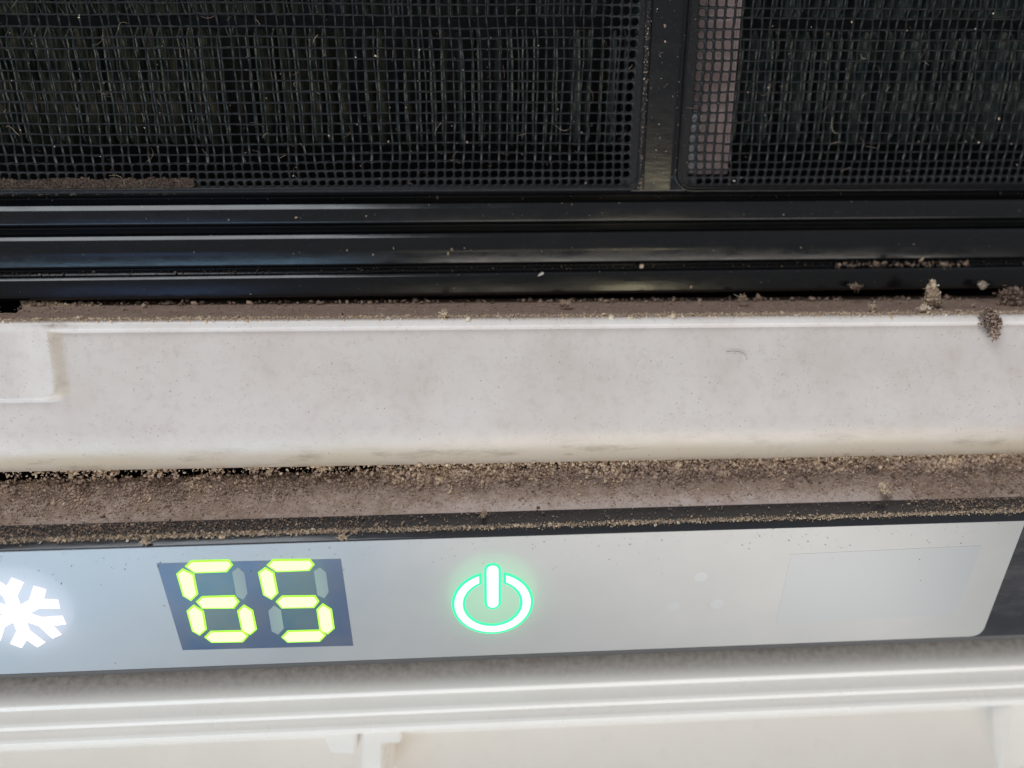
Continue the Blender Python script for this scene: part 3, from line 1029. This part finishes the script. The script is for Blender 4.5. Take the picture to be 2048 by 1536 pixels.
def rotm(n):
    q = RS.randn(n, 4); q /= np.linalg.norm(q, axis=1)[:, None]
    a, b, c, d = q.T
    return np.stack([np.stack([1 - 2 * (c * c + d * d), 2 * (b * c - a * d), 2 * (b * d + a * c)], -1),
                     np.stack([2 * (b * c + a * d), 1 - 2 * (b * b + d * d), 2 * (c * d - a * b)], -1),
                     np.stack([2 * (b * d - a * c), 2 * (c * d + a * b), 1 - 2 * (b * b + c * c)], -1)], 1)


def granule_arrays(pos, size, tone, fine=True, elong=0.50, jit=0.42):
    n = len(pos)
    B, Fb = (ICO, ICF) if fine else (OCT, OCF)
    k = len(B)
    P_ = np.repeat(B[None], n, 0) * (1 + jit * RS.randn(n, k)[:, :, None])
    P_ *= np.clip(1 + elong * RS.randn(n, 1, 3), 0.35, 2.2)
    P_ = np.einsum('nij,nkj->nki', rotm(n), P_) * np.asarray(size)[:, None, None] + pos[:, None, :]
    F_ = Fb[None] + (np.arange(n) * k)[:, None, None]
    return P_.reshape(-1, 3), F_.reshape(-1, 3), np.repeat(tone, k)


def fibre_arrays(pos, length, rad, tone, curl=0.6):
    """short hair-like strands, three-sided"""
    n = len(pos); m_ = 5
    d = RS.randn(n, 3); d /= np.linalg.norm(d, axis=1)[:, None]
    e = RS.randn(n, 3); e /= np.linalg.norm(e, axis=1)[:, None]
    s = np.linspace(-0.5, 0.5, m_)
    C = pos[:, None] + (d[:, None] * s[None, :, None] + e[:, None] * curl * (s ** 2)[None, :, None]) * length[:, None, None]
    u = np.cross(d, e); u /= np.linalg.norm(u, axis=1)[:, None]
    v_ = np.cross(d, u)
    V = []
    for a in (0, 2.1, 4.2):
        V.append(C + (u * math.cos(a) + v_ * math.sin(a))[:, None] * rad)
    V = np.stack(V, 2)                                                   # n,m,3,3
    idx = np.arange(n * m_ * 3).reshape(n, m_, 3)
    f_ = []
    for a in range(3):
        b = (a + 1) % 3
        f_.append(np.stack([idx[:, :-1, a], idx[:, :-1, b], idx[:, 1:, b]], -1).reshape(-1, 3))
        f_.append(np.stack([idx[:, :-1, a], idx[:, 1:, b], idx[:, 1:, a]], -1).reshape(-1, 3))
    return V.reshape(-1, 3), np.concatenate(f_), np.repeat(tone, m_ * 3)


def dust(name, parts, label=None, cat=None, parent=None, kind='stuff', group=None, m=None):
    V, F_, T_, b = [], [], [], 0
    for v_, f_, t_ in parts:
        V.append(v_); F_.append(f_ + b); T_.append(t_); b += len(v_)
    o_ = mk(name, np.concatenate(V), np.concatenate(F_), m or M_DUST, parent, False, {'tone': np.concatenate(T_)}, kind=kind)
    tag(o_, label, cat, group)
    return o_


def slope(x, s, h):
    return np.stack([x, hf[0] + hd[0] * s * hl + hn[0] * h, hf[1] + hd[1] * s * hl + hn[1] * h], -1)


# heaped dust on the housing slope
n = 118000
x = RS.uniform(-80, 84, n)
s = RS.beta(1.7, 1.15, n) * 1.06
den = 0.10 + 1.0 * heap(x, s) + 0.35 * sstep(-18, -34, x) + 0.5 * sstep(44, 55, x)
den *= 0.15 + 1.5 * fbm(x * 0.8, s * 5, 90, 4) ** 1.5 * 1.6
keep = RS.rand(n) < den
x, s = x[keep], s[keep]
hp = heap(x, s)
h, lm = bed(x, s)
h = h + 0.02 + RS.rand(len(x)) * (0.03 + 0.16 * hp)
sz = np.clip(0.044 * np.exp(0.55 * RS.randn(len(x))), 0.018, 0.20) * (0.8 + 0.65 * hp)
tn = np.clip(0.42 + 0.12 * RS.randn(len(x)) + 0.5 * (fbm(x * 0.9, s * 4, 131, 4) - 0.5) + 0.22 * hp * lm + 0.16 * sstep(0.75, 1.05, s) * sstep(-26, -6, x), 0.05, 0.95)
parts = [granule_arrays(slope(x, s, h), sz, tn)]
# dust hanging from the crossbar's lower edge
n = 11500
x = RS.uniform(-80, 84, n)
pv_, pw_ = vw(927, 86.9)
den = sstep(-22, -2, x + 16 * (fbm(x * 0.22, x * 0, 7, 3) - 0.5)) * 0.9 + 0.10 + 0.5 * (fbm(x * 0.35, x * 0 + 9, 15, 3) > 0.52)
keep = RS.rand(n) < den * (0.3 + 1.2 * fbm(x * 0.6, x * 0 + 2, 77, 3))
x = x[keep]
dr = RS.rand(len(x)) ** 1.5
p = np.stack([x, pv_ - SKEW * x - dr * 1.35 + 0.15, pw_ + 0.5 + dr * 0.3 + 0.5 * RS.randn(len(x)) * 0.5], -1)
parts.append(granule_arrays(p, np.clip(0.075 * np.exp(0.5 * RS.randn(len(x))), 0.025, 0.26), np.clip(0.76 - 0.25 * dr + 0.12 * RS.randn(len(x)), 0.2, 0.92)))
n = 3200
x = RS.uniform(-80, 84, n); s = RS.uniform(0.1, 1.05, n)
parts.append(fibre_arrays(slope(x, s, 0.1 + 0.8 * heap(x, s) * RS.rand(n)), RS.uniform(0.25, 0.9, n), 0.018, np.clip(0.62 + 0.15 * RS.randn(n), 0.3, 0.95)))
dust('dust_layer', parts, 'thick crumbly brown dust packed in the gap above the display', 'dust', m=M_HEAP)

# dust on top of the black edge of the display
tv0, tw0 = np.array(vw(1024, 84.7)), np.array(vw(1055, 82.35))
n = 30000
x = RS.uniform(-80, 84, n)
lean = np.maximum(sstep(2, -30, x) * 0.9, sstep(46, 56, x) * 0.8)
y = np.where(RS.rand(n) < 0.55 - 0.3 * lean, np.clip(0.93 + 0.10 * RS.randn(n), 0, 1.5), RS.rand(n))
keep = RS.rand(n) < (0.13 + 0.85 * lean + 0.7 * sstep(0.72, 0.95, y)) * (0.4 + 1.1 * fbm(x * 0.7, y * 2, 19, 3))
x, y = x[keep], y[keep]
f2 = np.array([dv0, dw0])
p2 = np.where((y <= 1)[:, None], tv0 + (tw0 - tv0) * y[:, None], tw0 + (f2 - tw0) * ((y - 1) / 0.6)[:, None])
p = np.stack([x, p2[:, 0] + 0.05, p2[:, 1] - 0.05], -1)
p[:, 1:] += 0.07 * RS.rand(len(x), 1) * np.array([0.7, -0.7])
tn = np.clip(np.where(y > 0.75, 0.70, 0.50) + 0.14 * RS.randn(len(x)), 0.1, 1.0)
dust('dust_layer', [granule_arrays(p, np.clip(0.036 * np.exp(0.5 * RS.randn(len(x))), 0.015, 0.14), tn)], 'thin pale dust line along the black top edge of the display', 'dust')

# dust on the crossbar's top
A0, A1 = np.array(vw(600, 92.6)), np.array(vw(635, 84.7))
n = 27000
x = RS.uniform(-80, 84, n)
y = np.where(RS.rand(n) < 0.62, np.clip(0.93 + 0.06 * RS.randn(n), 0, 1.06), RS.rand(n))
inb = (x < nx_ + 0.3) & (y < 0.8)
keep = ~inb & (RS.rand(n) < (0.35 + 0.9 * sstep(0.75, 0.92, y)) * (0.5 + 0.9 * fbm(x * 0.5, y * 2, 23, 3)))
x, y = x[keep], y[keep]
p2 = A0 + (A1 - A0) * y[:, None]
p = np.stack([x, p2[:, 0] - SKEW * x + 0.06 * RS.rand(len(x)), p2[:, 1]], -1)
tn = np.clip(0.47 + 0.28 * sstep(0.78, 0.98, y) + 0.09 * RS.randn(len(x)), 0.05, 0.95)
sz = np.clip(0.042 * np.exp(0.55 * RS.randn(len(x))), 0.02, 0.24) * (1 + 0.3 * sstep(0.8, 0.95, y))
parts = [granule_arrays(p, sz, tn)]
n = 260
x = RS.uniform(-50, 60, n); y = RS.rand(n) * 0.15
p2 = A0 + (A1 - A0) * y[:, None]
parts.append(granule_arrays(np.stack([x, p2[:, 0] - SKEW * x + 0.15 * RS.rand(n), p2[:, 1]], -1), RS.uniform(0.08, 0.26, n), np.clip(0.42 + 0.12 * RS.randn(n), 0, 1)))
n = 420
x = RS.uniform(-80, 84, n); y = RS.uniform(0.1, 1.0, n)
p2 = A0 + (A1 - A0) * y[:, None]
parts.append(fibre_arrays(np.stack([x, p2[:, 0] - SKEW * x + 0.1, p2[:, 1]], -1), RS.uniform(0.3, 1.0, n), 0.02, np.clip(0.6 + 0.15 * RS.randn(n), 0.3, 0.95)))
# torn felt of dust at the left end, curling over the hole
cx, cvv = on_cross(46, 600, 92)
n = 3200
u = RS.rand(n)
x = cx + u * 9.5 + 0.2 * RS.randn(n)
th = 0.75 * (1 - u) ** 0.8 + 0.10
p = np.stack([x, vw(606, 92)[0] - SKEW * x - 0.25 + th * RS.rand(n) * (0.6 + 0.9 * fbm(x * 1.3, x * 0, 4, 3)), 92.4 - 0.6 * RS.rand(n)], -1)
parts.append(granule_arrays(p, np.clip(0.08 * np.exp(0.4 * RS.randn(n)), 0.03, 0.25), np.clip(0.74 + 0.1 * RS.randn(n), 0.2, 0.95)))
dust('dust_layer', parts, 'even brown dust lying on the top of the white crossbar', 'dust')

# fine specks on the filter rail
rows = [(410, 91.7, 300, 1.0), (470, 91.2, 150, 1.0), (536, 92.5, 900, 2.2), (430, 91.6, 110, 5), (500, 91.2, 110, 8), (549, 91.0, 90, 1.0), (572, 91.1, 60, 5), (395, 93.2, 90, 2)]
pp, ss_, tt_ = [], [], []
for py, w, n, sp in rows:
    x = RS.uniform(-80, 84, n)
    x = x[RS.rand(n) < 0.25 + 1.1 * fbm(x * 0.12, x * 0 + py, 3, 3)]
    q = np.array([vw(py + sp * RS.randn(), w) for _ in x])
    pp.append(np.stack([x, q[:, 0], q[:, 1] - 0.08], -1)); ss_.append(np.clip(0.032 * np.exp(0.6 * RS.randn(len(x))), 0.015, 0.14)); tt_.append(np.clip(0.62 + 0.22 * RS.randn(len(x)), 0.2, 1) if py != 536 else np.clip(0.45 + 0.2 * RS.randn(len(x)), 0.1, 1))
n = 150
x = RS.uniform(xl - 0.3, xr + 1.2, n); tq = RS.uniform(0.3, 26, n)
pp.append(Fp(x, tq, 0.12)); ss_.append(np.clip(0.032 * np.exp(0.5 * RS.randn(n)), 0.02, 0.1)); tt_.append(np.clip(0.6 + 0.2 * RS.randn(n), 0.2, 1))
n = 420
x = xl + 0.12 * RS.randn(n); tq = RS.uniform(0.3, 26, n)
pp.append(Fp(x, tq, 0.27)); ss_.append(np.clip(0.04 * np.exp(0.4 * RS.randn(n)), 0.02, 0.1)); tt_.append(np.clip(0.45 + 0.2 * RS.randn(n), 0.1, 1))
n = 360
x = RS.uniform(-80, 84, n); tq = RS.uniform(0.5, 26, n)
pp.append(Fp(x, tq, 0.06)); ss_.append(np.clip(0.035 * np.exp(0.5 * RS.randn(n)), 0.02, 0.12)); tt_.append(np.clip(0.6 + 0.2 * RS.randn(n), 0.2, 1))
n = 160
x = RS.uniform(45, 62, n)
q = np.array([vw(538 + 3 * RS.randn(), 92.3) for _ in x])
pp.append(np.stack([x, q[:, 0], q[:, 1] - 0.15], -1)); ss_.append(np.clip(0.09 * np.exp(0.5 * RS.randn(n)), 0.03, 0.25)); tt_.append(np.clip(0.5 + 0.15 * RS.randn(n), 0.2, 1))
n = 420
tq = np.abs(RS.randn(n)) * 2.2 + 0.1
n2 = 60
tq[:n2] = RS.uniform(0, 17, n2)
pp.append(D(RS.uniform(-62, 60, n), tq, 0.06)); ss_.append(np.clip(0.022 * np.exp(0.5 * RS.randn(n)), 0.012, 0.07)); tt_.append(np.clip(0.35 + 0.2 * RS.randn(n), 0.05, 0.8))
specks = granule_arrays(np.concatenate(pp), np.concatenate(ss_), np.concatenate(tt_))
n = 170
lx, lt = RS.uniform(-58, 62, n), RS.uniform(1, 25, n)
fx = fibre_arrays(Fp(lx, lt, 0.1), RS.uniform(0.5, 2.2, n), 0.016, np.clip(0.35 + 0.2 * RS.randn(n), 0.05, 0.8), 1.2)
dust('dust_specks', [specks, fx], 'white dust specks scattered over the black filter rail and net', 'dust')

# brown film of dust over the lowest holes at the far left
xe0 = fpx(392, 365)[0]
n = 9000
x = xe0 - RS.rand(n) ** 1.0 * 34
tq = RS.rand(n) * 1.9 + 0.15
keep = (tq < 1.55 + 0.5 * fbm(x * 0.8, x * 0, 8, 3)) & (x < xe0 - 0.9 * RS.rand(n) * fbm(x * 2, tq * 2, 3, 2))
x, tq = x[keep], tq[keep]
dust('dust_film', [granule_arrays(Fp(x, tq, 0.02 + 0.05 * RS.rand(len(x))), np.clip(0.075 * np.exp(0.3 * RS.randn(len(x))), 0.04, 0.2), np.clip(0.4 + 0.08 * RS.randn(len(x)), 0, 0.7))], 'dark brown dust film clogging the lowest net holes at far left', 'dust', m=M_FILM)


def clump(name, px, py, w, rx, ry, n, tone, label, cat='dust clump', size=0.12, shape=None, fib=22):
    n = int(n * 2.2); r = ray(px, py); c = r / r[2] * w
    sub = RS.randn(9, 3); sub /= np.linalg.norm(sub, axis=1)[:, None]; sub *= RS.uniform(0.25, 0.85, (9, 1))
    d = sub[RS.randint(0, 9, n)] + 0.24 * RS.randn(n, 3)
    if False: d *= (RS.rand(n, 1) ** 0.5) * (0.55 + 0.75 * fbm(d[:, :1] * 1.8 + px, d[:, 1:2] * 1.8 + d[:, 2:3], 9, 3))
    q = d * np.array([rx, ry, min(rx, ry) * 0.6])
    if shape: q = shape(q)
    parts = [granule_arrays(c + q, np.clip(size * 0.62 * np.exp(0.45 * RS.randn(n)), size * 0.25, size * 1.8), np.clip(tone + 0.14 * RS.randn(n), 0.05, 1))]
    if fib:
        i = RS.randint(0, n, fib)
        parts.append(fibre_arrays(c + q[i], RS.uniform(0.4, 1.2, fib), 0.03, np.clip(tone + 0.15 + 0.15 * RS.randn(fib), 0, 1)))
    return dust(name, parts, label, cat, kind=None)


GRP = 'loose bits lying in the dust'
def tri(q):
    q[:, 0] *= 0.45 + 0.75 * sstep(0.9, -0.9, q[:, 1]); return q
clump('dust_clump', 1866, 589, 87.2, 0.95, 1.45, 620, 0.70, 'tan pyramid-shaped dust clump standing on the crossbar top', shape=tri, size=0.13)
def flap(q):
    q[:, 0] += -0.28 * q[:, 1]; q[:, 0] *= 0.55 + 0.5 * sstep(-1.6, 0.6, q[:, 1]); return q
clump('dust_clump', 1984, 648, 83.75, 1.35, 1.7, 900, 0.38, 'ragged brown dust flake hanging over the front of the white crossbar', shape=flap, size=0.11, fib=160)
clump('dust_clump', 2028, 596, 88.6, 1.6, 1.3, 700, 0.32, 'dark brown dust mound at the right end of the crossbar top', size=0.13, fib=80)
clump('dust_clump', 1768, 977, 84.6, 0.62, 0.75, 320, 0.74, 'pale tan dust crumb on the brown slope right of the power symbol', size=0.12)
clump('dust_clump', 1128, 607, 88.0, 0.75, 0.35, 200, 0.60, 'small beige dust lump on the crossbar top above the power symbol', size=0.10)
clump('dust_clump', 1848, 616, 85.0, 0.45, 0.45, 160, 0.90, 'whitish dust crumb at the crossbar lip, just below the tan pyramid clump', size=0.09)
clump('dust_clump', 1966, 571, 89.8, 0.5, 0.42, 160, 0.82, 'pale grey dust crumb on the black rail above the hanging flake', size=0.09)
clump('dust_clump', 1712, 574, 89.9, 0.62, 0.38, 130, 0.40, 'grey fluffy dust bit at the foot of the black rail', size=0.09, fib=20)
clump('dust_clump', 1484, 596, 88.6, 0.42, 0.36, 120, 0.55, 'little tan dust lump on the crossbar top right of the middle', size=0.09)
clump('dust_clump', 888, 628, 84.3, 0.22, 0.45, 90, 0.72, 'beige dust grain at the crossbar lip left of the power symbol', size=0.08)
clump('dust_clump', 290, 1083, 81.6, 0.42, 0.32, 110, 0.66, 'tan dust crumb on the display edge above the left digit', size=0.09)
clump('dust_clump', 685, 1074, 81.7, 0.42, 0.26, 90, 0.66, 'tan dust crumb on the display edge at the right corner of the digits', size=0.08)
clump('dust_clump', 968, 1026, 83.6, 0.32, 0.42, 110, 0.62, 'rust tan dust crumb on the black trim above the power symbol', size=0.08)
clump('dust_clump', 1745, 614, 85.4, 0.5, 0.42, 150, 0.66, 'pinkish beige dust lump at the crossbar lip left of the pyramid clump', size=0.09)


def chip(px, py, w, pts, label, tone):
    r = ray(px, py); c = r / r[2] * w
    q = np.array(pts)
    n = len(q)
    P_ = np.concatenate([np.c_[q, np.full(n, -0.12)], np.c_[q * 0.9, np.full(n, 0.12)]]) + c
    P_[:n, 2] += 0.06 * RS.randn(n)
    f_ = [tuple(range(n)), tuple(range(2 * n - 1, n - 1, -1))] + [(i, n + i, n + (i + 1) % n, (i + 1) % n) for i in range(n)]
    o_ = mk('paint_chip', P_, f_, M_DUST, None, False, {'tone': np.full(2 * n, tone)})
    tag(o_, label, 'chip')


chip(1081, 549, 90.7, [(-0.40, -0.25), (-0.1, 0.10), (0.12, 0.30), (0.38, 0.26), (0.34, 0.0), (0.05, -0.12)], 'white angular chip lying on the black rail above the power symbol', 1.0)
chip(1283, 533, 91.6, [(-0.22, -0.24), (-0.24, 0.16), (-0.02, 0.26), (0.24, 0.20), (0.2, -0.2)], 'grey white square chip in the dusty groove of the rail', 0.86)

# hair stuck to the crossbar
hp_ = []
for px, py in [(1452, 704), (1464, 702), (1476, 703), (1486, 706), (1492, 712), (1494, 717)]:
    r = ray(px, py); hp_.append(r / r[2] * 84.35)
hp_ = np.array(hp_); m_ = len(hp_)
V = np.concatenate([hp_ + np.array([0, 0.032 * math.cos(a), 0.032 * math.sin(a)]) for a in (0, 1.57, 3.14, 4.71)]).reshape(4, m_, 3).transpose(1, 0, 2).reshape(-1, 3)
f = [(i * 4 + j, i * 4 + (j + 1) % 4, (i + 1) * 4 + (j + 1) % 4, (i + 1) * 4 + j) for i in range(m_ - 1) for j in range(4)]
tag(mk('hair', V, f, M_DUST, None, True, {'tone': np.full(len(V), 0.30)}), 'short brown curved hair stuck on the white crossbar', 'hair')
